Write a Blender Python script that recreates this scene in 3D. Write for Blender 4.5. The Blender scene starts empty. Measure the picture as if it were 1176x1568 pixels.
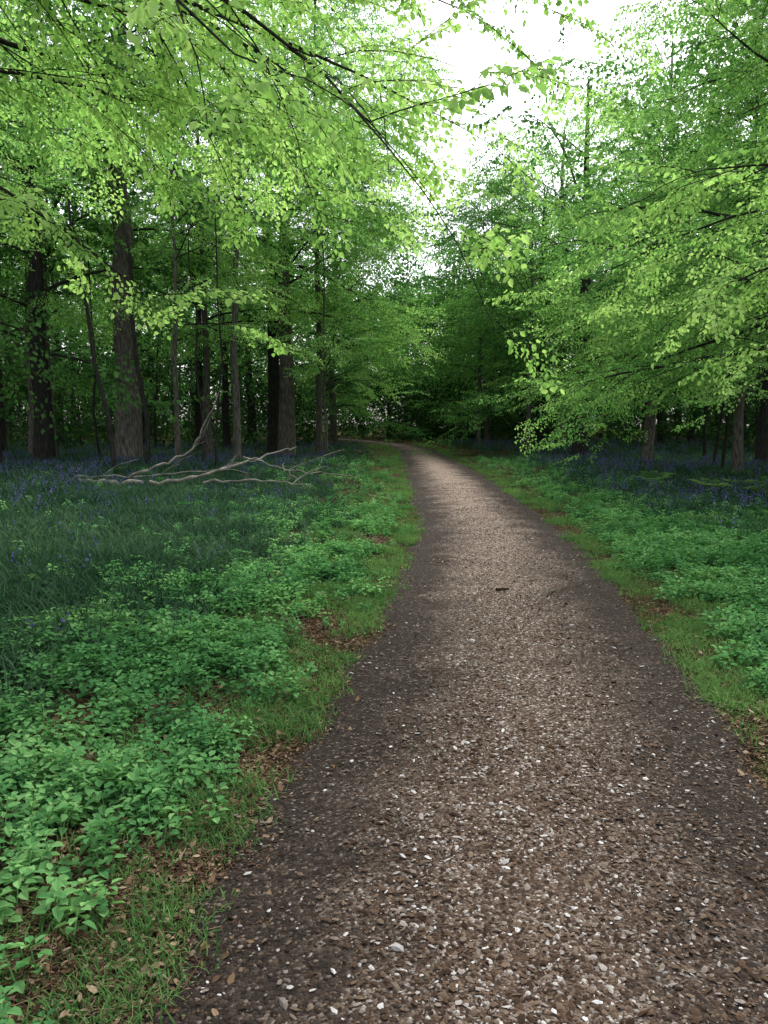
import bpy, math, time, numpy as np
from mathutils import Vector
R = math.radians
scene = bpy.context.scene
rng = np.random.default_rng(7)

# ------------------------------------------------------------------ helpers
class MB:
    def __init__(s): s.v=[]; s.f=[]; s.m=[]; s.n=0
    def add(s, verts, faces, mat=0):
        verts=np.asarray(verts,dtype=float); s.v.append(verts)
        for f in faces: s.f.append(tuple(i+s.n for i in f)); s.m.append(mat)
        s.n+=len(verts)
    def obj(s, name, mats, parent=None, smooth=False, link=True):
        me=bpy.data.meshes.new(name)
        me.from_pydata(np.concatenate(s.v).tolist() if s.v else [],[],s.f)
        for m in mats: me.materials.append(m)
        me.polygons.foreach_set('material_index',s.m)
        if smooth: me.polygons.foreach_set('use_smooth',[True]*len(me.polygons))
        me.update()
        o=bpy.data.objects.new(name,me)
        if link: scene.collection.objects.link(o)
        if parent: o.parent=parent
        return o

def tube(mb, pts, rad, sides=6, mat=0, jitter=0, rg=None, cap=True):
    pts=np.asarray(pts,float); n=len(pts)
    d=np.gradient(pts,axis=0); d/=np.linalg.norm(d,axis=1)[:,None]+1e-9
    ref=np.array([0,0,1.0]) if abs(d[0][2])<.9 else np.array([1.0,0,0])
    V=[]
    a=np.arange(sides)/sides*2*math.pi
    for i in range(n):
        u=np.cross(d[i],ref); u/=np.linalg.norm(u)+1e-9; w=np.cross(u,d[i])
        r=rad[i]*(1+(rg.uniform(-jitter,jitter,sides) if jitter else 0))
        V.append(pts[i]+np.outer(np.cos(a)*r,u)+np.outer(np.sin(a)*r,w))
    F=[]
    for i in range(n-1):
        for j in range(sides):
            k=(j+1)%sides
            F.append((i*sides+j,i*sides+k,(i+1)*sides+k,(i+1)*sides+j))
    if cap: F.append(tuple((n-1)*sides+j for j in range(sides)))
    mb.add(np.concatenate(V),F,mat)

def unit(v): return v/(np.linalg.norm(v)+1e-9)

def leaf(mb, p, d, nrm, L, W, fold=.25, mat=0, curl=.1, simple=False):
    d=unit(d); s=unit(np.cross(nrm,d)); n=np.cross(d,s)
    if simple:
        mb.add([p,p+d*L*.45-s*W*.5,p+d*L-n*curl*L,p+d*L*.45+s*W*.5],[(0,1,2,3)],mat); return
    b=p; t=p+d*L-n*curl*L
    l1=p+d*L*.3+s*W*.5+n*fold*W; r1=p+d*L*.3-s*W*.5+n*fold*W
    l2=p+d*L*.68+s*W*.42+n*(fold*W-curl*L*.4); r2=p+d*L*.68-s*W*.42+n*(fold*W-curl*L*.4)
    mb.add([b,r1,r2,t,l2,l1],[(0,1,2,3),(0,3,4,5)],mat)

def nodes(mat):
    mat.use_nodes=True; nt=mat.node_tree; nt.nodes.clear(); return nt
def N(nt,t,**k):
    n=nt.nodes.new(t)
    for a,b in k.items(): setattr(n,a,b)
    return n
def ramp(nt,fac,stops,interp='LINEAR'):
    r=N(nt,'ShaderNodeValToRGB'); r.color_ramp.interpolation=interp
    e=r.color_ramp.elements
    while len(e)<len(stops): e.new(.5)
    for x,(p,c) in zip(e,stops): x.position=p; x.color=(*c,1)
    nt.links.new(fac,r.inputs['Fac']); return r

def leaf_mat(name, stops, transl=.45, tcol=(1.25,1.35,.85), noise_scale=.35):
    m=bpy.data.materials.new(name); nt=nodes(m); L=nt.links.new
    out=N(nt,'ShaderNodeOutputMaterial')
    geo=N(nt,'ShaderNodeNewGeometry'); oi=N(nt,'ShaderNodeAttribute',attribute_name='rnd')
    nz=N(nt,'ShaderNodeTexNoise'); nz.inputs['Scale'].default_value=noise_scale; nz.inputs['Detail'].default_value=1
    L(geo.outputs['Position'],nz.inputs['Vector'])
    a=N(nt,'ShaderNodeMath',operation='MULTIPLY'); L(geo.outputs['Random Per Island'],a.inputs[0]); a.inputs[1].default_value=.38
    b=N(nt,'ShaderNodeMath',operation='MULTIPLY_ADD'); L(oi.outputs['Fac'],b.inputs[0]); b.inputs[1].default_value=.32; L(a.outputs[0],b.inputs[2])
    c=N(nt,'ShaderNodeMath',operation='MULTIPLY_ADD'); L(nz.outputs['Fac'],c.inputs[0]); c.inputs[1].default_value=.9; c.inputs[2].default_value=-.30
    d=N(nt,'ShaderNodeMath',operation='ADD'); L(b.outputs[0],d.inputs[0]); L(c.outputs[0],d.inputs[1])
    r=ramp(nt,d.outputs[0],stops)
    df=N(nt,'ShaderNodeBsdfDiffuse'); L(r.outputs[0],df.inputs['Color'])
    mx=N(nt,'ShaderNodeMix',data_type='RGBA',blend_type='MULTIPLY'); mx.inputs[0].default_value=1
    L(r.outputs[0],mx.inputs[6]); mx.inputs[7].default_value=(*tcol,1)
    tr=N(nt,'ShaderNodeBsdfTranslucent'); L(mx.outputs[2],tr.inputs['Color'])
    m1=N(nt,'ShaderNodeMixShader'); m1.inputs[0].default_value=transl
    L(df.outputs[0],m1.inputs[1]); L(tr.outputs[0],m1.inputs[2])
    L(m1.outputs[0],out.inputs['Surface'])
    return m

def simple_mat(name, stops, scale=8, rough=.9, bump=.3, island=False, stretch=(1,1,1)):
    m=bpy.data.materials.new(name); nt=nodes(m); L=nt.links.new
    out=N(nt,'ShaderNodeOutputMaterial'); p=N(nt,'ShaderNodeBsdfDiffuse')
    geo=N(nt,'ShaderNodeNewGeometry')
    mp=N(nt,'ShaderNodeMapping'); mp.inputs['Scale'].default_value=stretch; L(geo.outputs['Position'],mp.inputs['Vector'])
    nz=N(nt,'ShaderNodeTexNoise'); nz.inputs['Scale'].default_value=scale; nz.inputs['Detail'].default_value=4; L(mp.outputs[0],nz.inputs['Vector'])
    fac=geo.outputs['Random Per Island'] if island else nz.outputs['Fac']
    r=ramp(nt,fac,stops); L(r.outputs[0],p.inputs[0])
    if bump:
        bp=N(nt,'ShaderNodeBump'); bp.inputs['Strength'].default_value=bump; bp.inputs['Distance'].default_value=.02
        L(nz.outputs['Fac'],bp.inputs['Height']); L(bp.outputs[0],p.inputs['Normal'])
    L(p.outputs[0],out.inputs['Surface']); return m

# ------------------------------------------------------------------ materials
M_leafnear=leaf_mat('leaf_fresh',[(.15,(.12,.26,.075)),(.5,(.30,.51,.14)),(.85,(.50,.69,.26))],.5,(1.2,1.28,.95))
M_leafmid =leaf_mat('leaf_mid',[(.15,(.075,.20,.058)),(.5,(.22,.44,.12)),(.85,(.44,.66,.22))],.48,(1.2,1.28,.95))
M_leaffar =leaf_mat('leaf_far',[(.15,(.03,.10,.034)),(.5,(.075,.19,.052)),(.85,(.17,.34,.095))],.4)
M_leafdark=leaf_mat('leaf_shade',[(.15,(.008,.024,.010)),(.5,(.02,.052,.018)),(.85,(.05,.115,.035))],.3)  # under-canopy shade put into the leaf colour of the far understorey
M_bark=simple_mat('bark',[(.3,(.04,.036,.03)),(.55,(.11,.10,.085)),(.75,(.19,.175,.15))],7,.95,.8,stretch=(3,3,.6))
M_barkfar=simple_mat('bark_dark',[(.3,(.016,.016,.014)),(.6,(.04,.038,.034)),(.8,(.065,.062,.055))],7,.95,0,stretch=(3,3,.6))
M_twig=simple_mat('twig_bark',[(.3,(.02,.016,.012)),(.7,(.05,.04,.03))],20,.95,0)
M_dead=simple_mat('dead_wood',[(.3,(.09,.083,.07)),(.6,(.25,.235,.2)),(.8,(.42,.4,.35))],5,.95,.4)
M_grass=leaf_mat('grass_blade',[(.1,(.04,.10,.032)),(.5,(.09,.19,.055)),(.9,(.17,.29,.09))],.3,(1.2,1.25,.9),.8)
M_bbleaf=leaf_mat('bluebell_leaf',[(.1,(.014,.040,.022)),(.5,(.034,.076,.042)),(.9,(.075,.14,.07))],.2,(1.1,1.25,.8),.7)
M_herb=leaf_mat('herb_leaf',[(.1,(.03,.10,.036)),(.5,(.09,.24,.08)),(.9,(.22,.42,.15))],.3,(1.15,1.25,.85),1.1)
M_flower=simple_mat('bluebell_flower',[(0,(.06,.058,.17)),(1,(.15,.14,.32))],5,.95,0,island=True)
M_litter=simple_mat('dead_leaf',[(0,(.03,.02,.012)),(.4,(.075,.046,.028)),(.75,(.15,.10,.06)),(1,(.28,.21,.14))],5,.95,0,island=True)
M_stone=simple_mat('flint_chip',[(0,(.026,.018,.013)),(.4,(.072,.047,.032)),(.72,(.13,.095,.067)),(.90,(.20,.175,.155)),(1,(.48,.47,.45))],40,.95,0,island=True)

# ------------------------------------------------------------------ path geometry functions
PY=np.array([-25,0,1.85,3.33,5.12,7.23,12.1,20.3,28,36,45,56,70,90])
PL=np.array([-3.6,-.80,-.56,-.38,-.12,.19,.60,.67,.78,.9,.85,.1,-2.6,-9.0])
PR=np.array([-1.4,1.22,1.42,1.60,1.86,2.10,2.5,2.77,2.85,2.9,2.85,2.2,-.3,-6.5])
def pl(y): return np.interp(y,PY,PL)
def pr(y): return np.interp(y,PY,PR)
_G=np.random.default_rng(3).random((64,64))
def vnoise(x,y,s=1.0,o=0):
    x=np.asarray(x)*s+o*7.3+1000; y=np.asarray(y)*s+o*3.1+1000
    xi=np.floor(x).astype(int); yi=np.floor(y).astype(int); fx=x-xi; fy=y-yi
    fx=fx*fx*(3-2*fx); fy=fy*fy*(3-2*fy)
    g=lambda a,b:_G[a%64,b%64]
    return (g(xi,yi)*(1-fx)+g(xi+1,yi)*fx)*(1-fy)+(g(xi,yi+1)*(1-fx)+g(xi+1,yi+1)*fx)*fy
def pdist(x,y):
    return np.maximum(pl(y)-x, x-pr(y))
def gz(x,y):
    d=np.clip((pdist(x,y))/2.5,0,1)
    return d*d*(3-2*d)*(.06+.28*(vnoise(x,y,.12)-.35)+.07*(vnoise(x,y,.7,2)-.5)) + .02*np.clip(d*3,0,1)

# ------------------------------------------------------------------ ground
def axis(lim, fine, n1):
    a=np.linspace(0,fine,n1); b=fine*(lim/fine)**(np.linspace(0,1,40)[1:]); return np.concatenate([a,b])
xs=axis(320,16,90); xs=np.concatenate([-xs[::-1][:-1],xs])
ysp=axis(320,40,170); ysn=-axis(120,10,20)[::-1][:-1]; ys=np.concatenate([ysn,ysp])
X,Y=np.meshgrid(xs,ys); Z=gz(X,Y)
mb=MB(); nx=len(xs); ny=len(ys)
mb.add(np.stack([X.ravel(),Y.ravel(),Z.ravel()],1),[(j*nx+i,j*nx+i+1,(j+1)*nx+i+1,(j+1)*nx+i) for j in range(ny-1) for i in range(nx-1)])
mg=bpy.data.materials.new('woodland_floor'); nt=nodes(mg); L=nt.links.new
out=N(nt,'ShaderNodeOutputMaterial'); p=N(nt,'ShaderNodeBsdfDiffuse')
geo=N(nt,'ShaderNodeNewGeometry')
v=N(nt,'ShaderNodeTexVoronoi'); v.inputs['Scale'].default_value=60; L(geo.outputs['Position'],v.inputs['Vector'])
sx=N(nt,'ShaderNodeSeparateColor'); L(v.outputs['Color'],sx.inputs[0])
r1=ramp(nt,sx.outputs[0],[(0,(.016,.011,.007)),(.5,(.05,.033,.02)),(.85,(.10,.068,.042)),(1,(.2,.15,.1))])
n1=N(nt,'ShaderNodeTexNoise'); n1.inputs['Scale'].default_value=1.4; n1.inputs['Detail'].default_value=5; L(geo.outputs['Position'],n1.inputs['Vector'])
n2=N(nt,'ShaderNodeTexNoise'); n2.inputs['Scale'].default_value=25; n2.inputs['Detail'].default_value=4; L(geo.outputs['Position'],n2.inputs['Vector'])
r2=ramp(nt,n2.outputs['Fac'],[(.3,(.008,.02,.007)),(.7,(.025,.06,.016))])
f=ramp(nt,n1.outputs['Fac'],[(.47,(0,0,0)),(.64,(1,1,1))])
mx=N(nt,'ShaderNodeMix',data_type='RGBA'); L(f.outputs[0],mx.inputs[0]); L(r1.outputs[0],mx.inputs[6]); L(r2.outputs[0],mx.inputs[7])
L(mx.outputs[2],p.inputs['Color'])
bp=N(nt,'ShaderNodeBump'); bp.inputs['Distance'].default_value=.02; L(v.outputs['Distance'],bp.inputs['Height']); L(bp.outputs[0],p.inputs['Normal'])
L(p.outputs[0],out.inputs['Surface'])
mb.obj('ground',[mg],smooth=True)

# ------------------------------------------------------------------ path
yy=np.concatenate([np.linspace(-25,0,20)[:-1],np.linspace(0,14,120)[:-1],np.linspace(14,88,160)])
na=24; V=[]; ac=[]
for y in yy:
    e1=.16*(vnoise(0,y,2.3,5)-.5)+.14*(vnoise(0,y,6,6)-.5); e2=.16*(vnoise(3,y,2.3,7)-.5)+.14*(vnoise(0,y,6,8)-.5)
    l=pl(y)-.12+e1; r=pr(y)+.12+e2
    for k in range(na):
        t=k/(na-1); x=l+(r-l)*t; s=2*t-1
        z=.016+.035*(1-s*s) -.022*(abs(s+.02)>.97) + .008*(vnoise(x,y,3,9)-.5)
        V.append((x,y,z)); ac.append(s)
mb=MB(); ny=len(yy)
mb.add(V,[(j*na+i,j*na+i+1,(j+1)*na+i+1,(j+1)*na+i) for j in range(ny-1) for i in range(na-1)])
mp_=bpy.data.materials.new('gravel_path'); nt=nodes(mp_); L=nt.links.new
out=N(nt,'ShaderNodeOutputMaterial'); p=N(nt,'ShaderNodeBsdfPrincipled'); p.inputs['Roughness'].default_value=.9; p.inputs['Specular IOR Level'].default_value=.12
geo=N(nt,'ShaderNodeNewGeometry'); at=N(nt,'ShaderNodeAttribute',attribute_name='across')
v1=N(nt,'ShaderNodeTexVoronoi'); v1.inputs['Scale'].default_value=95; L(geo.outputs['Position'],v1.inputs['Vector'])
v2=N(nt,'ShaderNodeTexVoronoi'); v2.inputs['Scale'].default_value=38; L(geo.outputs['Position'],v2.inputs['Vector'])
c1=N(nt,'ShaderNodeSeparateColor'); L(v1.outputs['Color'],c1.inputs[0])
c2=N(nt,'ShaderNodeSeparateColor'); L(v2.outputs['Color'],c2.inputs[0])
soil=ramp(nt,c1.outputs[0],[(0,(.011,.008,.0065)),(.6,(.026,.019,.015)),(.92,(.05,.037,.028)),(1,(.15,.125,.10))])
grav=ramp(nt,c1.outputs[1],[(0,(.022,.015,.011)),(.35,(.055,.036,.026)),(.65,(.10,.07,.05)),(.9,(.165,.13,.105)),(1,(.40,.38,.35))])
grav_tone=N(nt,'ShaderNodeVectorMath',operation='SCALE'); L(grav.outputs[0],grav_tone.inputs[0])     # gravel paler along the middle stretch; shade of far trees painted in beyond
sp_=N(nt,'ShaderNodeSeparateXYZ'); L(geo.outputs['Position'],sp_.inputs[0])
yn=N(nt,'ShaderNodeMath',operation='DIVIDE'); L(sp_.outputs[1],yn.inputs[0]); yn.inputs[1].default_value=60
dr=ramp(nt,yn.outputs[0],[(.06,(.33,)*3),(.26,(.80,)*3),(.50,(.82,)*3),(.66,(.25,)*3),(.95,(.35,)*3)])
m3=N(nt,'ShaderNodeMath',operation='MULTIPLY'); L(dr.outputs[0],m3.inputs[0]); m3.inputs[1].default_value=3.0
L(m3.outputs[0],grav_tone.inputs['Scale'])
ab=N(nt,'ShaderNodeMath',operation='ABSOLUTE'); L(at.outputs['Fac'],ab.inputs[0])
nz=N(nt,'ShaderNodeTexNoise'); nz.inputs['Scale'].default_value=1.8; nz.inputs['Detail'].default_value=5; nz.inputs['Roughness'].default_value=.65; L(geo.outputs['Position'],nz.inputs['Vector'])
ad=N(nt,'ShaderNodeMath',operation='MULTIPLY_ADD'); L(nz.outputs['Fac'],ad.inputs[0]); ad.inputs[1].default_value=1.2; L(ab.outputs[0],ad.inputs[2])
ad2=N(nt,'ShaderNodeMath',operation='MULTIPLY_ADD'); L(c2.outputs[0],ad2.inputs[0]); ad2.inputs[1].default_value=.25; L(ad.outputs[0],ad2.inputs[2])
mr=N(nt,'ShaderNodeMapRange'); L(ad2.outputs[0],mr.inputs[0]); mr.inputs[1].default_value=.88; mr.inputs[2].default_value=1.38; mr.inputs[3].default_value=1; mr.inputs[4].default_value=0
mx=N(nt,'ShaderNodeMix',data_type='RGBA'); L(mr.outputs[0],mx.inputs[0]); L(soil.outputs[0],mx.inputs[6]); L(grav_tone.outputs[0],mx.inputs[7])
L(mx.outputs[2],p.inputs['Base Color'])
bp=N(nt,'ShaderNodeBump'); bp.inputs['Distance'].default_value=.012; bp.inputs['Strength'].default_value=.8; bp.invert=True
L(v1.outputs['Distance'],bp.inputs['Height']); L(bp.outputs[0],p.inputs['Normal']); L(p.outputs[0],out.inputs['Surface'])
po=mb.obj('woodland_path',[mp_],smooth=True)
a=po.data.attributes.new('across','FLOAT','POINT'); a.data.foreach_set('value',np.array(ac,dtype=np.float32))
def path_z(x,y):
    t=(x-pl(y)+.1)/(pr(y)-pl(y)+.2); s=2*t-1
    return .016+.035*(1-np.clip(s*s,0,1))+.008*(vnoise(x,y,3,9)-.5)

# ------------------------------------------------------------------ instancing
def inst_group(name, objs):
    col=bpy.data.collections.new(name)
    for o in objs: col.objects.link(o)
    ng=bpy.data.node_groups.new(name,'GeometryNodeTree')
    ng.interface.new_socket('Geometry',in_out='INPUT',socket_type='NodeSocketGeometry')
    ng.interface.new_socket('Geometry',in_out='OUTPUT',socket_type='NodeSocketGeometry')
    gi=ng.nodes.new('NodeGroupInput'); go=ng.nodes.new('NodeGroupOutput')
    ci=ng.nodes.new('GeometryNodeCollectionInfo'); ci.inputs['Collection'].default_value=col
    ci.inputs['Separate Children'].default_value=True; ci.inputs['Reset Children'].default_value=True
    ip=ng.nodes.new('GeometryNodeInstanceOnPoints'); ip.inputs['Pick Instance'].default_value=True
    def na_(n,t):
        q=ng.nodes.new('GeometryNodeInputNamedAttribute'); q.data_type=t; q.inputs['Name'].default_value=n; return q.outputs['Attribute']
    l=ng.links.new
    l(gi.outputs[0],ip.inputs['Points']); l(ci.outputs[0],ip.inputs['Instance'])
    l(na_('idx','INT'),ip.inputs['Instance Index'])
    e=ng.nodes.new('FunctionNodeEulerToRotation'); l(na_('rot','FLOAT_VECTOR'),e.inputs[0]); l(e.outputs[0],ip.inputs['Rotation'])
    l(na_('scl','FLOAT_VECTOR'),ip.inputs['Scale'])
    rz=ng.nodes.new('GeometryNodeRealizeInstances'); l(ip.outputs[0],rz.inputs[0]); cur=rz.outputs[0]
    for an in ('rot','scl','idx'):
        ra=ng.nodes.new('GeometryNodeRemoveAttribute'); ra.inputs['Name'].default_value=an; l(cur,ra.inputs[0]); cur=ra.outputs[0]
    l(cur,go.inputs[0])
    return ng,len(objs)
def scatter(name, group, P, Rt, S, parent=None, rg=rng):
    ng,n=group; P=np.asarray(P,dtype=np.float32); k=len(P)
    me=bpy.data.meshes.new(name); me.vertices.add(k); me.vertices.foreach_set('co',P.ravel())
    S=np.asarray(S,dtype=np.float32)
    if S.ndim==1: S=np.repeat(S[:,None],3,1)
    me.attributes.new('rot','FLOAT_VECTOR','POINT').data.foreach_set('vector',np.asarray(Rt,dtype=np.float32).ravel())
    me.attributes.new('scl','FLOAT_VECTOR','POINT').data.foreach_set('vector',S.ravel())
    me.attributes.new('idx','INT','POINT').data.foreach_set('value',rg.integers(0,n,k).astype(np.int32))
    me.attributes.new('rnd','FLOAT','POINT').data.foreach_set('value',rg.random(k).astype(np.float32))
    o=bpy.data.objects.new(name,me); scene.collection.objects.link(o)
    m=o.modifiers.new('scatter','NODES'); m.node_group=ng
    if parent: o.parent=parent
    return o

# leaf sprays
def spray(seed, mat, lsize=.062, hang=.0, step=.042, nsub=11, dmax=.9, simple=False):
    g=np.random.default_rng(seed); mb=MB()
    def twig(p0,yaw,Ln,r,pitch,draw=True):
        n=max(4,int(Ln/.08)); pts=[np.array(p0,float)]; pit=pitch
        for i in range(n):
            yaw+=g.normal(0,.09); pit+=hang*.12+g.normal(0,.06)
            dd=np.array([math.cos(yaw)*math.cos(pit),math.sin(yaw)*math.cos(pit),-math.sin(pit)])
            pts.append(pts[-1]+dd*Ln/n)
        pts=np.array(pts); q=pts[::2] if len(pts)>5 else pts
        if draw: tube(mb,q,np.linspace(r,r*.35,len(q)),3,1,cap=False)
        return pts
    def at(pts,t):
        f=t*(len(pts)-1); i=min(int(f),len(pts)-2); return pts[i]+(pts[i+1]-pts[i])*(f-i), unit(pts[i+1]-pts[i])
    def leaves(pts,Ln,t0=.1):
        k=int(Ln*(1-t0)/step)
        for i in range(k+1):
            t=t0+(1-t0)*min(1,(i+g.uniform(-.35,.35))/max(k,1)) if k>1 else 1
            p,d=at(pts,max(t,0)); side=1 if i%2 else -1
            if i==k: side=0
            y=math.atan2(d[1],d[0])+side*g.uniform(.5,1.3); dr=g.uniform(-.1,dmax)+hang*.5
            dd=np.array([math.cos(y)*math.cos(dr),math.sin(y)*math.cos(dr),-math.sin(dr)])
            nr=unit(np.array([g.normal(0,.45),g.normal(0,.45),1]))
            s=lsize*g.uniform(.5,1.2)
            leaf(mb,p+dd*.008,dd,nr,s,s*(.8 if simple else g.uniform(.55,.72)),g.uniform(.05,.25),0,g.uniform(-.05,.3),simple)
    main=twig((0,0,0),0,1.0,.005,0); leaves(main,1.0)
    for i in range(nsub):
        t=.12+.8*i/nsub; p,d=at(main,t); sd=1 if i%2 else -1
        Ln=.42*(1-.6*t)*g.uniform(.7,1.15)
        s=twig(p,math.atan2(d[1],d[0])+sd*g.uniform(.65,.95),Ln,.003,g.uniform(-.3,.4),not simple); leaves(s,Ln,.08)
    return mb.obj('leaf_spray',[mat,M_twig],link=False)
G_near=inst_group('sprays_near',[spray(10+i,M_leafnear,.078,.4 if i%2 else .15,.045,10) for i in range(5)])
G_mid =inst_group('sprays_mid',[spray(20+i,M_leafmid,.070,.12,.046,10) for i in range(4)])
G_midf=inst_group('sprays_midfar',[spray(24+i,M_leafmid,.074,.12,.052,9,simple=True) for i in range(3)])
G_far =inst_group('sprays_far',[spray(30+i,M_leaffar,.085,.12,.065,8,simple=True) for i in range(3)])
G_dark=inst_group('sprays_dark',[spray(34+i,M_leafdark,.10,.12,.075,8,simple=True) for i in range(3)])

# ------------------------------------------------------------------ trees
def polyl(g,p0,az,el,Ln,n,droop,wig=.07):
    pts=[np.array(p0,float)]
    for i in range(n):
        az+=g.normal(0,wig); el+=g.normal(0,wig)-droop/n
        pts.append(pts[-1]+np.array([math.cos(az)*math.cos(el),math.sin(az)*math.cos(el),math.sin(el)])*Ln/n)
    return np.array(pts)
def gen_tree(mb,g,base,H,r0,h0,Lmax,nl,ss=1.0,sp=.42,lean=(0,0),extra=(),az_bias=None,topf=.35,sides=9,secs=.5,roll=.4,thick=.010,drop=0):
    x,y=base; z0=float(gz(x,y))-.15
    n=14; t=np.linspace(0,1,n)
    tx=x+lean[0]*t**1.5*H+np.cumsum(g.normal(0,.05,n))*(H/15); ty=y+lean[1]*t**1.5*H+np.cumsum(g.normal(0,.05,n))*(H/15)
    tz=z0+t*H; tz[1]=z0+.35
    rad=r0*(1-.85*t**1.1); rad[0]=r0*1.45; rad[1]=r0*1.08
    tube(mb,np.stack([tx,ty,tz],1),rad,sides,0,.06,g)
    P=[];RT=[];S=[]
    limbs=[]
    for i in range(nl):
        u=(i+g.random())/nl; hh=h0+(1-h0)*u*.97
        az=i*2.4+g.normal(0,.5)
        if az_bias is not None and g.random()<.45: az=az_bias+g.normal(0,.7)
        prof=(1-u)**topf*(.75+.25*math.sin(min(1,u*3)*1.57)); Ln=Lmax*prof*g.uniform(.6,1.2)+.6
        limbs.append((hh*H,az,R(18)+u*R(45)+g.normal(0,.2),Ln,.6))
    limbs+=list(extra)
    for (h,az,el,Ln,droop) in limbs:
        ft=h/H; p0=np.array([np.interp(ft,t,tx),np.interp(ft,t,ty),z0+h])
        rb=min(np.interp(ft,t,rad)*.42,thick*Ln+.008)
        nseg=max(6,int(Ln*1.6)); pts=polyl(g,p0,az,el,Ln,nseg,droop,.10)
        tube(mb,pts,np.linspace(rb,.006,len(pts)),5,1,cap=False)
        ns=max(3,int(Ln/secs))
        for k in range(ns+1):
            s=.18+.82*k/ns; f=s*(len(pts)-1); i=min(int(f),len(pts)-2); q=pts[i]+(pts[i+1]-pts[i])*(f-i); d=unit(pts[i+1]-pts[i])
            a0=math.atan2(d[1],d[0]); sd=1 if k%2 else -1
            L2=(.42*Ln*(1-.65*s)+.35)*g.uniform(.7,1.2)
            aa=a0 if k==ns else a0+sd*g.uniform(.6,1.1)
            e2=math.asin(np.clip(d[2],-1,1))*.6+g.normal(0,.2)
            q2=polyl(g,q,aa,e2,L2,4,.35)
            tube(mb,q2,np.linspace(max(.005,rb*.3*(1-.5*s)),.003,5),3,1,cap=False)
            m=max(1,int(L2/sp))
            for j in range(m+1):
                w=.15+.85*j/max(m,1); f=w*4; ii=min(int(f),3); pp=q2[ii]+(q2[ii+1]-q2[ii])*(f-ii)
                if g.random()<drop: continue
                P.append(pp); sdd=1 if j%2 else -1
                RT.append((g.normal(0,roll),g.normal(.2,.3),aa+(sdd*g.uniform(.2,.8) if j<m else 0))); S.append(ss*g.uniform(.7,1.15))
    return P,RT,S
def tree(name,seed,group,**k):
    g=np.random.default_rng(seed); mb=MB(); P,RT,S=gen_tree(mb,g,**k)
    e=bpy.data.objects.new(name,None); scene.collection.objects.link(e)
    mb.obj('trunk_and_limbs',[M_bark,M_barkfar],e,smooth=True); scatter('foliage',group,P,RT,S,e,g)
# near left overhanging tree (trunk just out of frame)
tree('beech_tree',101,G_near,base=(-5.2,6.0),H=13,r0=.26,h0=.5,Lmax=4.0,nl=9,ss=.85,sp=.55,secs=.55,thick=.006,drop=.12,
  extra=[(5.9,-.15,.25,6.0,1.0),(5.4,-.32,.18,5.2,.9),(4.7,.05,.15,4.6,.6),(6.4,-.05,.3,6.0,1.1),(5.5,.28,.25,6.0,.85),
         (6.8,-.35,.3,5.2,1.0),(6.3,.5,.25,6.6,.8),(4.9,.15,.2,5.4,.65),(4.1,.55,.15,4.4,.4),(6.2,.1,.3,5.9,.9),(3.9,.3,.12,3.7,.5),(5.0,.75,.2,6.0,.5),(5.7,.4,.25,6.3,.75)])
# near right
tree('hornbeam_tree',102,G_near,base=(6.6,8.5),H=12,r0=.22,h0=.5,Lmax=2.4,nl=8,ss=.85,sp=.55,secs=.55,thick=.006,drop=.08,
  extra=[(3.8,3.3,.25,4.2,.6),(4.4,3.6,.3,3.6,.7),(3.4,3.0,.2,3.5,.5),(4.2,2.7,.2,4.3,.6),(3.2,3.7,.15,3.0,.45),(4.8,3.0,.3,3.6,.6)])
# right layered beech
tree('beech_tree',103,G_mid,base=(9.3,15),H=15,r0=.24,h0=.25,Lmax=4.6,nl=34,az_bias=math.pi,sp=.55,ss=1.05,
  extra=[(3.3,3.2,.16,6.1,.3),(3.8,3.0,.2,6.2,.4),(3.0,3.5,.14,5.2,.3),(4.6,3.3,.25,5.8,.5),(3.5,2.8,.15,5.5,.35)])
tree('beech_tree',104,G_midf,base=(11.5,22),H=17,r0=.27,h0=.17,Lmax=6.0,nl=38,az_bias=math.pi,ss=1.2,sp=.55)
tree('beech_tree',105,G_midf,base=(9.8,30),H=15,r0=.2,h0=.16,Lmax=5.0,nl=34,az_bias=math.pi,ss=1.25,sp=.55)
tree('beech_tree',106,G_midf,base=(10.2,47),H=18,r0=.3,h0=.2,Lmax=6.5,nl=34,ss=1.5,sp=.7)
tree('young_beech_tree',107,G_far,base=(5.6,47),H=14,r0=.13,h0=.28,Lmax=4.4,nl=30,ss=1.4,sp=.6)
# left big trunks
tree('oak_tree',108,G_midf,base=(-9.4,28.5),H=21,r0=.48,h0=.38,Lmax=6.5,nl=32,ss=1.3,sp=.65,drop=.15)
tree('oak_tree',109,G_midf,base=(-13.2,31),H=20,r0=.40,h0=.38,Lmax=6,nl=28,ss=1.3,sp=.7,drop=.15)
tree('oak_tree',110,G_midf,base=(-4.3,35),H=19,r0=.37,h0=.28,Lmax=6.5,nl=36,ss=1.35,sp=.65)
tree('beech_tree',111,G_mid,base=(-6.4,25),H=12,r0=.09,h0=.34,Lmax=4.2,nl=20,az_bias=0,ss=1.05,sp=.55)
tree('beech_tree',112,G_mid,base=(-11.4,19),H=13,r0=.16,h0=.40,Lmax=4.6,nl=18,az_bias=-.3,ss=1.05,sp=.6)
tree('beech_tree',113,G_far,base=(-3.4,52),H=18,r0=.25,h0=.13,Lmax=6,nl=40,ss=1.5,sp=.7)
tree('beech_tree',114,G_mid,base=(-8.8,13),H=12,r0=.15,h0=.42,Lmax=4.4,nl=15,az_bias=0,sp=.6)
tree('beech_tree',115,G_midf,base=(-7.4,34),H=17,r0=.17,h0=.34,Lmax=5,nl=24,ss=1.4,sp=.7)
tree('beech_tree',116,G_midf,base=(-15.2,35),H=18,r0=.28,h0=.34,Lmax=5,nl=22,ss=1.4,sp=.7)
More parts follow.
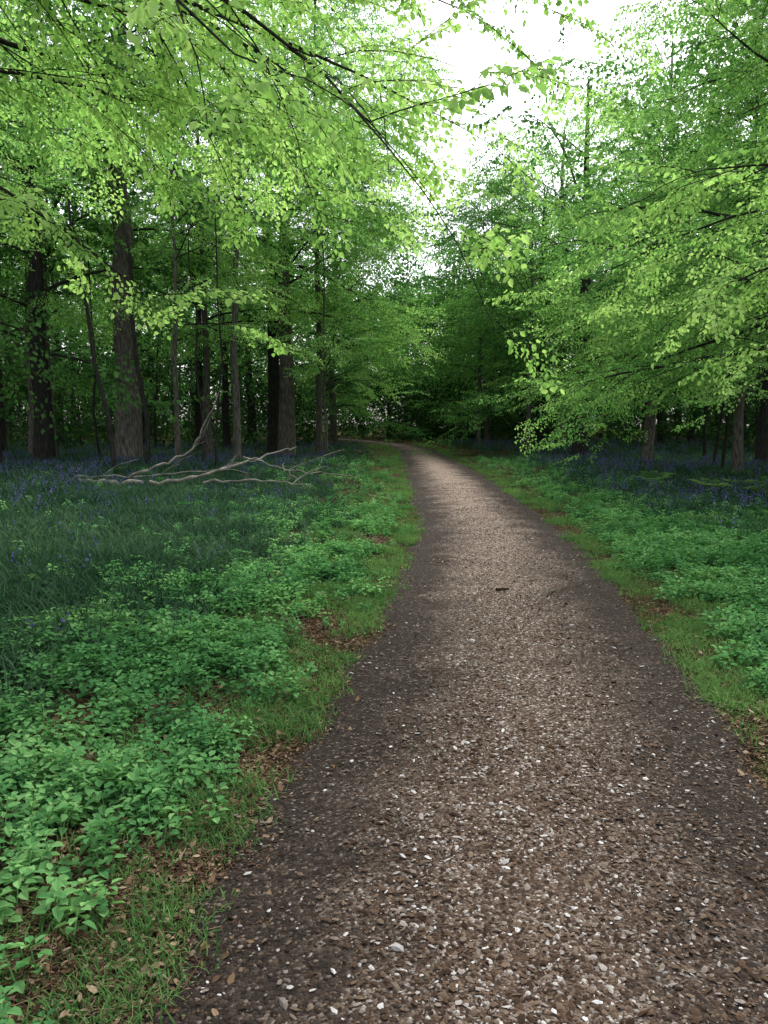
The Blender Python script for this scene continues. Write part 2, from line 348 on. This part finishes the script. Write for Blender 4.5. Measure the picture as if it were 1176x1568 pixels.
tree('beech_tree',117,G_midf,base=(10.6,24),H=13,r0=.16,h0=.25,Lmax=4,nl=18,ss=1.3,sp=.7)
tree('young_beech_tree',118,G_midf,base=(-2.3,32),H=11,r0=.07,h0=.24,Lmax=3.8,nl=26,az_bias=0,ss=1.15,sp=.55)
tree('young_beech_tree',119,G_far,base=(6.8,38),H=13,r0=.12,h0=.16,Lmax=4.0,nl=30,az_bias=3.14,ss=1.3,sp=.6)
tree('beech_tree',120,G_far,base=(7.5,58),H=17,r0=.25,h0=.12,Lmax=6,nl=36,ss=1.6,sp=.75)
tree('beech_tree',121,G_midf,base=(-4.9,27),H=17,r0=.13,h0=.42,Lmax=4.8,nl=26,az_bias=0,ss=1.15,sp=.6)
tree('beech_tree',122,G_midf,base=(-2.9,38),H=22,r0=.16,h0=.45,Lmax=5.2,nl=34,az_bias=0,ss=1.3,sp=.6,topf=.2)

# distant woodland mass
g=np.random.default_rng(55); mb=MB(); P=[];RT=[];S=[]
spots=[]; tries=0
while len(spots)<85 and tries<6000:
    tries+=1
    y=g.uniform(20,92); x=g.uniform(-1,1)*(12+y*.55)
    d=float(pdist(x,y))
    if y<84 and d<5: continue
    if abs(x/y)<.36 and y<34: continue
    if any((x-a)**2+(y-b)**2<14 for a,b in spots): continue
    spots.append((x,y))
for (x,y) in spots:
    H=g.uniform(14,19)
    p_,r_,s_=gen_tree(mb,g,(x,y),H,g.uniform(.17,.38),g.uniform(.22,.36),6,13,ss=2.2,sp=1.3,secs=1.2,sides=6,roll=.6)
    P+=p_;RT+=r_;S+=s_
D=[[],[],[]]
def mass(n,fx,y0,y1,z0,z1,s,rej,T,th=.38):
    k=0; t=0
    while k<n and t<n*8:
        t+=1; y=g.uniform(y0,y1); x=fx(y); z=g.uniform(z0,z1)
        if rej(x,y,z) or vnoise(x*1.0,y+z*1.7,.35,20)<th: continue
        T[0].append((x,y,z)); T[1].append((g.normal(0,.7),g.normal(.2,.6),g.uniform(0,6.283))); T[2].append(s*g.uniform(.7,1.3)); k+=1
W=lambda y:g.uniform(-1,1)*(10+y*.6)
B=[P,RT,S]
mass(1700,lambda y:g.uniform(-1,1)*y*.75,86,112,7,18,3.8,lambda x,y,z:False,B)                 # end wall crown
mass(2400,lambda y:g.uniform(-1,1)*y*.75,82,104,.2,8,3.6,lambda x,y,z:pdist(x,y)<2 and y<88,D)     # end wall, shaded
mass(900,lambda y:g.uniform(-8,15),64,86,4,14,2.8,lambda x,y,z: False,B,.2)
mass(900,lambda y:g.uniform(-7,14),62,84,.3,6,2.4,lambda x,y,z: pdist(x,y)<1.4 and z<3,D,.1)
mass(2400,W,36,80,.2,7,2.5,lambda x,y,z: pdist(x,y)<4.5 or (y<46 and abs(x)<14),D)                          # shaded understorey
mass(2700,W,24,86,8,15,3.0,lambda x,y,z: pdist(x,y)<6.5 or (abs(x/y)<.3 and y<40),B)          # roof
mass(420,lambda y:g.uniform(-6,10),42,66,6.5,12,2.6,lambda x,y,z: False,B)        # canopy closing over the far path
for i in range(70):
    y=g.uniform(21,70); sd=g.choice([-1,1]); x=sd*g.uniform(.2,.7)*y+(2 if sd>0 else 0)
    if float(pdist(x,y))<4.5: continue
    h=g.uniform(6,10); z=float(gz(x,y))-.1; lx,ly=g.normal(0,.07,2)
    k=np.linspace(0,1,6); r=g.uniform(.03,.09)
    tube(mb,np.stack([x+lx*h*k+g.normal(0,.07,6),y+ly*h*k,z+h*k],1),r*(1-.6*k),5,0)
e=bpy.data.objects.new('distant_woodland',None); scene.collection.objects.link(e)
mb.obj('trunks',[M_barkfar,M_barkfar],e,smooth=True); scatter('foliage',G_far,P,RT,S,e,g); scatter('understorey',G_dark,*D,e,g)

# ------------------------------------------------------------------ ground plants
def blades(seed,mat,n,h,w,spread,lean,flowers=0,seg=3):
    g=np.random.default_rng(seed); mb=MB()
    for i in range(n):
        a=g.uniform(0,6.283); rr=spread*math.sqrt(g.random()); b=np.array([math.cos(a)*rr,math.sin(a)*rr,-.01])
        az=g.uniform(0,6.283); hh=h*g.uniform(.5,1.15); ln=lean*g.uniform(.3,1.3); s=np.array([-math.sin(az),math.cos(az),0])
        V=[];F=[]
        for k in range(seg+1):
            t=k/seg; ang=ln*t*1.3
            p=b+np.array([math.cos(az),math.sin(az),0])*hh*math.sin(ang)*t*.8+np.array([0,0,1])*hh*t*math.cos(ang*.8)
            ww=w*(1-t**2)*.5+.0004
            V+= [p-s*ww,p+s*ww]
            if k: F.append((2*k-2,2*k-1,2*k+1,2*k))
        mb.add(V,F,0)
    for i in range(flowers):
        a=g.uniform(0,6.283); rr=spread*.6*g.random(); b=np.array([math.cos(a)*rr,math.sin(a)*rr,0]); az=g.uniform(0,6.283); dd=np.array([math.cos(az),math.sin(az),0])
        hh=h*g.uniform(1.0,1.3); k=np.linspace(0,1,6)
        pts=b+np.outer(k,[0,0,hh])+np.outer(k**3*.06,dd); pts[-1,2]-=.012; tube(mb,pts[[0,2,4,5]],np.full(4,.0018),3,0,cap=False)
        for j in range(6):
            t=.66+.34*j/5; q=pts[min(int(t*5),5)]+dd*.008*j*.5-np.array([0,0,.012*(5-j)*.4]); o=np.array([dd[0]+g.normal(0,.6),dd[1]+g.normal(0,.6),0])*.012
            top=q+o*.4; L5=.018
            V=[];m=4
            for c,(rz,rrad) in enumerate([(0,.002),(-.006,.006),(-L5-.003,.009)]):
                for u in range(m): V.append(top+o*(-rz*40)*.6+np.array([math.cos(u*1.57)*rrad,math.sin(u*1.57)*rrad,rz]))
            mb.add(V,[(c*m+u,c*m+(u+1)%m,(c+1)*m+(u+1)%m,(c+1)*m+u) for c in range(2) for u in range(m)],1)
    return mb.obj('tuft',[mat,M_flower],link=False)
def herb(seed,h=.12,L=.05):
    g=np.random.default_rng(seed); mb=MB()
    for s in range(4):
        b=np.array([g.normal(0,.07),g.normal(0,.07),0]); lean=g.normal(0,.25,2); hh=h*g.uniform(.4,1.2)
        pts=np.array([b,b+np.array([lean[0],lean[1],1])*hh]); tube(mb,pts,np.full(2,.002),3,0,cap=False)
        lv=4
        for j in range(lv):
            t=.3+.7*j/(lv-1); q=b+np.array([lean[0],lean[1],1])*hh*t; a0=j*1.57+g.uniform(0,.5)
            for u in range(2 if j<lv-1 else 5):
                a=a0+u*(3.14 if j<lv-1 else 1.257)+g.normal(0,.2); el=g.uniform(-.35,.35) if j<lv-1 else g.uniform(-.1,.5)
                d=np.array([math.cos(a)*math.cos(el),math.sin(a)*math.cos(el),math.sin(el)])
                l=L*g.uniform(.7,1.15)*(1 if j<lv-1 else .8)
                leaf(mb,q+d*.012,d,np.array([0,0,1.0])+g.normal(0,.15,3),l,l*.62,.15,0,g.uniform(.05,.3))
    return mb.obj('herb',[M_herb],link=False)
def litter(seed,n=50,rad=.25):
    g=np.random.default_rng(seed); mb=MB()
    for i in range(n):
        a=g.uniform(0,6.283); rr=rad*math.sqrt(g.random()); p=np.array([math.cos(a)*rr,math.sin(a)*rr,g.uniform(.003,.02)])
        a=g.uniform(0,6.283); d=np.array([math.cos(a),math.sin(a),g.normal(0,.2)]); L=.010+.028*g.random()**2
        leaf(mb,p,d,np.array([g.normal(0,.4),g.normal(0,.4),1]),L,L*g.uniform(.3,.65),g.uniform(-.2,.3),0,g.uniform(-.3,.4),simple=L<.02)
    for i in range(9):
        a=g.uniform(0,6.283); rr=rad*g.random(); p=np.array([math.cos(a)*rr,math.sin(a)*rr,.01]); a=g.uniform(0,6.283); L=g.uniform(.03,.12)
        tube(mb,[p,p+np.array([math.cos(a),math.sin(a),g.uniform(0,.1)])*L*.5,p+np.array([math.cos(a+.2),math.sin(a+.2),.05])*L],[.0018,.0015,.001],3,0)
    return mb.obj('litter',[M_litter],link=False)
def stones(seed,n=50,rad=.26,smin=.0028,smax=.0105):
    g=np.random.default_rng(seed); mb=MB()
    iv=np.array([(0,0,1),(1,0,.2),(.3,.95,.1),(-.8,.6,.2),(-.8,-.6,.1),(.3,-.95,.2)])
    iff=[(0,1,2),(0,2,3),(0,3,4),(0,4,5),(0,5,1)]
    iv=np.vstack([iv,[(0,0,-.6)]]); iff+=[(6,2,1),(6,3,2),(6,4,3),(6,5,4),(6,1,5)]
    for i in range(n):
        a=g.uniform(0,6.283); rr=rad*math.sqrt(g.random()); s=smin+(smax-smin)*g.random()**3
        v=iv*(1+g.uniform(-.25,.25,(7,1)))*s*np.array([g.uniform(.8,1.8),g.uniform(.6,1),g.uniform(.3,.6)])
        b=g.uniform(0,6.283); c,sn=math.cos(b),math.sin(b); v=v@np.array([[c,sn,0],[-sn,c,0],[0,0,1]]).T
        tl=g.normal(0,.3); c,sn=math.cos(tl),math.sin(tl); v=v@np.array([[1,0,0],[0,c,sn],[0,-sn,c]]).T
        mb.add(v+np.array([math.cos(a)*rr,math.sin(a)*rr,s*.15]),iff,0)
    return mb.obj('stones',[M_stone],link=False)
def fern(seed):
    g=np.random.default_rng(seed); mb=MB()
    for i in range(9):
        az=i*.7+g.normal(0,.15); L=.6*g.uniform(.8,1.1); k=np.linspace(0,1,16)
        dd=np.array([math.cos(az),math.sin(az),0]); s=np.array([-dd[1],dd[0],0])
        pts=np.outer(L*.75*k**1.2,dd)+np.outer(L*(.75*k-.45*k**2.6),[0,0,1]); tube(mb,pts,np.linspace(.004,.001,16),3,0,cap=False)
        for j in range(2,16):
            w=.16*math.sin(min(1,j/6)*1.57)*(1-(j/16)**2)+.01
            for sd in (-1,1): leaf(mb,pts[j],s*sd+dd*.35,np.array([0,0,1.0]),w,w*.3,.05,0,.15)
    return mb.obj('fern_frond',[M_grass],link=False)
G_grass=inst_group('tufts_grass',[blades(40+i,M_grass,40,.075,.004,.10,1.0) for i in range(4)])
G_bb=inst_group('tufts_bluebell',[blades(50+i,M_bbleaf,20,.21,.011,.13,1.2) for i in range(5)])
G_bbf=inst_group('tufts_bluebell_flower',[blades(57+i,M_bbleaf,6,.20,.012,.15,1.0,flowers=2) for i in range(3)])
G_herb=inst_group('herbs',[herb(60+i,.075 if i<5 else .12,.040) for i in range(6)])
G_lit=inst_group('litters',[litter(70+i) for i in range(4)])
G_st=inst_group('stone_patches',[stones(80+i) for i in range(5)])
G_fern=inst_group('ferns',[fern(95),fern(96)])

def cand(n,y0,y1,seed,xf=.56,extra=.8):
    g=np.random.default_rng(seed)
    y=y0*(y1/y0)**g.random(n); w=y*xf+extra
    return g.uniform(-1,1,n)*w,y,g
def place(name,group,x,y,g,smin,smax,z=None,tilt=.12,grow=0,parent=None):
    k=len(x); zz=gz(x,y) if z is None else z
    P=np.stack([x,y,zz],1); Rt=np.stack([g.normal(0,tilt,k),g.normal(0,tilt,k),g.uniform(0,6.283,k)],1)
    return scatter(name,group,P,Rt,g.uniform(smin,smax,k)*(1+grow*y),rg=g,parent=parent)
# grass verge
x,y,g=cand(60000,1.5,60,201); d=pdist(x,y); vg=vnoise(x,y,.9,3)
right=x>pr(y)
wid=np.where(right,.75+.35*vg,.7+.9*vg)*np.clip(.45+y/10,.5,1.25)
pk=np.where(d<.02+.06*vg,0,np.clip(1.15-d/wid,0,1))*np.clip((y-.6)/8.,.1,1)*np.clip(2.4*vnoise(x,y,2.2,4)-.45,0.03,1)
k=g.random(len(x))<pk; place('grass_verge',G_grass,x[k],y[k],g,.6,1.2,grow=.03)
# bluebells
x,y,g=cand(30000,2.6,60,202); d=pdist(x,y)
pk=np.clip((d-.9-.6*vnoise(x,y,.8,5))/1.2,0,1)*np.where(x<0,np.clip((y-3.0)/2.5,0.12,1),np.clip((y-8)/5,.05,1))*(.4+.9*vnoise(x,y,.6,6))
k=g.random(len(x))<pk; e=bpy.data.objects.new('bluebell_patch',None); scene.collection.objects.link(e)
place('leaves',G_bb,x[k],y[k],g,.8,1.2,grow=.016,parent=e)
x,y,g=cand(15000,4.0,60,212); d=pdist(x,y)
pk=np.clip((d-1.6)/2.2,0,1)*np.where(x<0,np.clip((y-10)/15,.05,1),np.clip((y-7)/13,.05,1)*1.2)*np.clip(vnoise(x,y,.5,14)*2.4-.55,0.05,.8)
k=g.random(len(x))<pk; place('flowers',G_bbf,x[k],y[k],g,.8,1.1,grow=.012,parent=e)
# herbs (dog's mercury)
x,y,g=cand(52000,1.7,34,203); d=pdist(x,y); nn=vnoise(x,y,1.2,11)*.45+vnoise(x,y,4.2,12)*.55
leftp=np.clip((nn-.51)*6,.07,1)*np.clip((d-.2)*1.5,0,1)*np.clip(1.5-d/(1.6+y*.10),.10,1)*np.where(y>14,.5,1)
rightp=np.clip((d-.35)*2.0,0,1)*np.clip((nn-.28)*4,.06,1)*np.clip(1.9-d/2.6,.12,1)*np.where(y>13,.4,1)
pk=np.where(x>pr(y),rightp,leftp*.9)
k=g.random(len(x))<pk; place('dogs_mercury_undergrowth',G_herb,x[k],y[k],g,.55,1.3,grow=.022,tilt=.2)
# leaf litter
x,y,g=cand(9000,1.5,26,204); d=pdist(x,y)
pk=np.where(d<-.16,0,np.clip(1.1-np.abs(d-.1)/.9,.35,1))
k=g.random(len(x))<pk; place('leaf_litter',G_lit,x[k],y[k],g,.7,1.15,tilt=.03)
# scattered flint and woodchip on the path
g=np.random.default_rng(205); n=1300; y=1.3*(20/1.3)**g.random(n); t=np.clip(g.normal(.53,.22,n),.04,.96); x=pl(y)+(pr(y)-pl(y))*t
place('path_gravel',G_st,x,y,g,.6,1.4,z=path_z(x,y),tilt=.0)
# ferns
fx=np.array([7.2,8.1,7.8,9.0,6.8]); fy=np.array([17.5,18.2,16.2,19.0,20.0]); place('fern',G_fern,fx,fy,np.random.default_rng(9),.9,1.3)

# ------------------------------------------------------------------ fallen branches, twigs
g=np.random.default_rng(300); mb=MB()
def br(pts,r0,r1,subs=0,sd=1):
    pts=np.array(pts,float); k=np.linspace(0,1,len(pts)); kk=np.linspace(0,1,len(pts)*4)
    q=np.stack([np.interp(kk,k,pts[:,i]) for i in range(3)],1)+g.normal(0,.03,(len(kk),3))
    tube(mb,q,np.linspace(r0,r1,len(q)),7,0,.1,g)
    for s in range(subs):
        i=int(g.uniform(.3,.95)*(len(q)-1)); d=unit(q[min(i+1,len(q)-1)]-q[i-1]); a=math.atan2(d[1],d[0])+g.choice([-1,1])*g.uniform(.3,.9)
        w=polyl(g,q[i],a,g.uniform(.1,.9),g.uniform(.4,1.3),6,.2,.12); tube(mb,w,np.linspace(max(r1*.8,.008),.004,7),4,0)
br([(-6.6,17.2,.30),(-5.9,17.2,.26),(-5.2,17.3,.25)],.065,.045,0)
br([(-5.6,17.5,.32),(-4.9,17.6,.6),(-4.3,17.8,.92),(-4.0,18.1,1.6),(-3.7,18.2,2.3)],.035,.008,4)
br([(-4.9,16.8,.25),(-4.0,16.9,.40),(-3.2,17.2,.62),(-2.5,17.5,.85),(-1.9,17.7,1.0)],.042,.012,4)
br([(-3.9,17.0,.30),(-3.1,16.9,.33),(-2.2,16.8,.32),(-1.5,16.8,.24)],.03,.01,3)
br([(-3.0,17.2,.8),(-2.2,17.5,.55),(-1.4,17.8,.42),(-.7,18.2,.35)],.018,.008,2)
br([(-2.2,17.3,.7),(-1.9,17.1,.35),(-1.5,16.9,.05)],.016,.01,1)
br([(-7.8,18.2,.2),(-6.3,17.9,.35),(-5.0,17.8,.4),(-3.4,17.8,.55)],.025,.01,3)
mb.obj('fallen_branch',[M_dead])
mb=MB()
for (x,y,a,L,r) in [(-.98,2.35,.25,.14,.004),(-.52,2.02,1.35,.12,.003),(1.05,6.95,.2,.12,.014),(.05,2.6,.15,.1,.003),(.9,2.9,2.2,.12,.003)]:
    z=(float(path_z(x,y)) if pl(y)<x<pr(y) else float(gz(x,y)))+.014
    k=np.linspace(-.5,.5,6); tube(mb,np.stack([x+k*L*math.cos(a),y+k*L*math.sin(a)+g.normal(0,.003,6),z+g.normal(0,.002,6)],1),np.full(6,r)*np.linspace(1,.6,6),6,0)
mb.obj('twigs',[M_litter])

# ------------------------------------------------------------------ light
SE,SR=R(58),R(25)
w=bpy.data.worlds.new('World'); scene.world=w; w.use_nodes=True; nt=w.node_tree; nt.nodes.clear()
sk=N(nt,'ShaderNodeTexSky',sky_type='NISHITA'); sk.sun_disc=False; sk.sun_elevation=SE; sk.sun_rotation=SR; sk.dust_density=4; sk.air_density=1
hs=N(nt,'ShaderNodeHueSaturation'); hs.inputs['Saturation'].default_value=.3; hs.inputs['Value'].default_value=2.8
bg=N(nt,'ShaderNodeBackground'); bg.inputs['Strength'].default_value=.15; wo=N(nt,'ShaderNodeOutputWorld')
nt.links.new(sk.outputs[0],hs.inputs['Color']); nt.links.new(hs.outputs[0],bg.inputs['Color']); nt.links.new(bg.outputs[0],wo.inputs['Surface'])
sl=bpy.data.lights.new('sun','SUN'); sl.energy=2.3; sl.angle=R(16); sl.color=(1,.97,.93)
so=bpy.data.objects.new('sun',sl); scene.collection.objects.link(so)
sd=Vector((math.sin(SR)*math.cos(SE),math.cos(SR)*math.cos(SE),math.sin(SE))); so.rotation_euler=sd.to_track_quat('Z','Y').to_euler(); so.location=sd*60
scene.view_settings.view_transform='Standard'; scene.view_settings.look='None'; scene.view_settings.exposure=0
scene.cycles.max_bounces=4; scene.cycles.diffuse_bounces=3; scene.cycles.glossy_bounces=1; scene.cycles.transmission_bounces=2

# ------------------------------------------------------------------ camera
cd=bpy.data.cameras.new('camera'); cd.sensor_fit='VERTICAL'; cd.sensor_height=24; cd.lens=24/(2*math.tan(R(32.7))); cd.clip_end=1000; cd.clip_start=.05
co=bpy.data.objects.new('camera',cd); scene.collection.objects.link(co); co.location=(0,0,1.52); co.rotation_euler=(R(90-6.3),0,0)
scene.camera=co
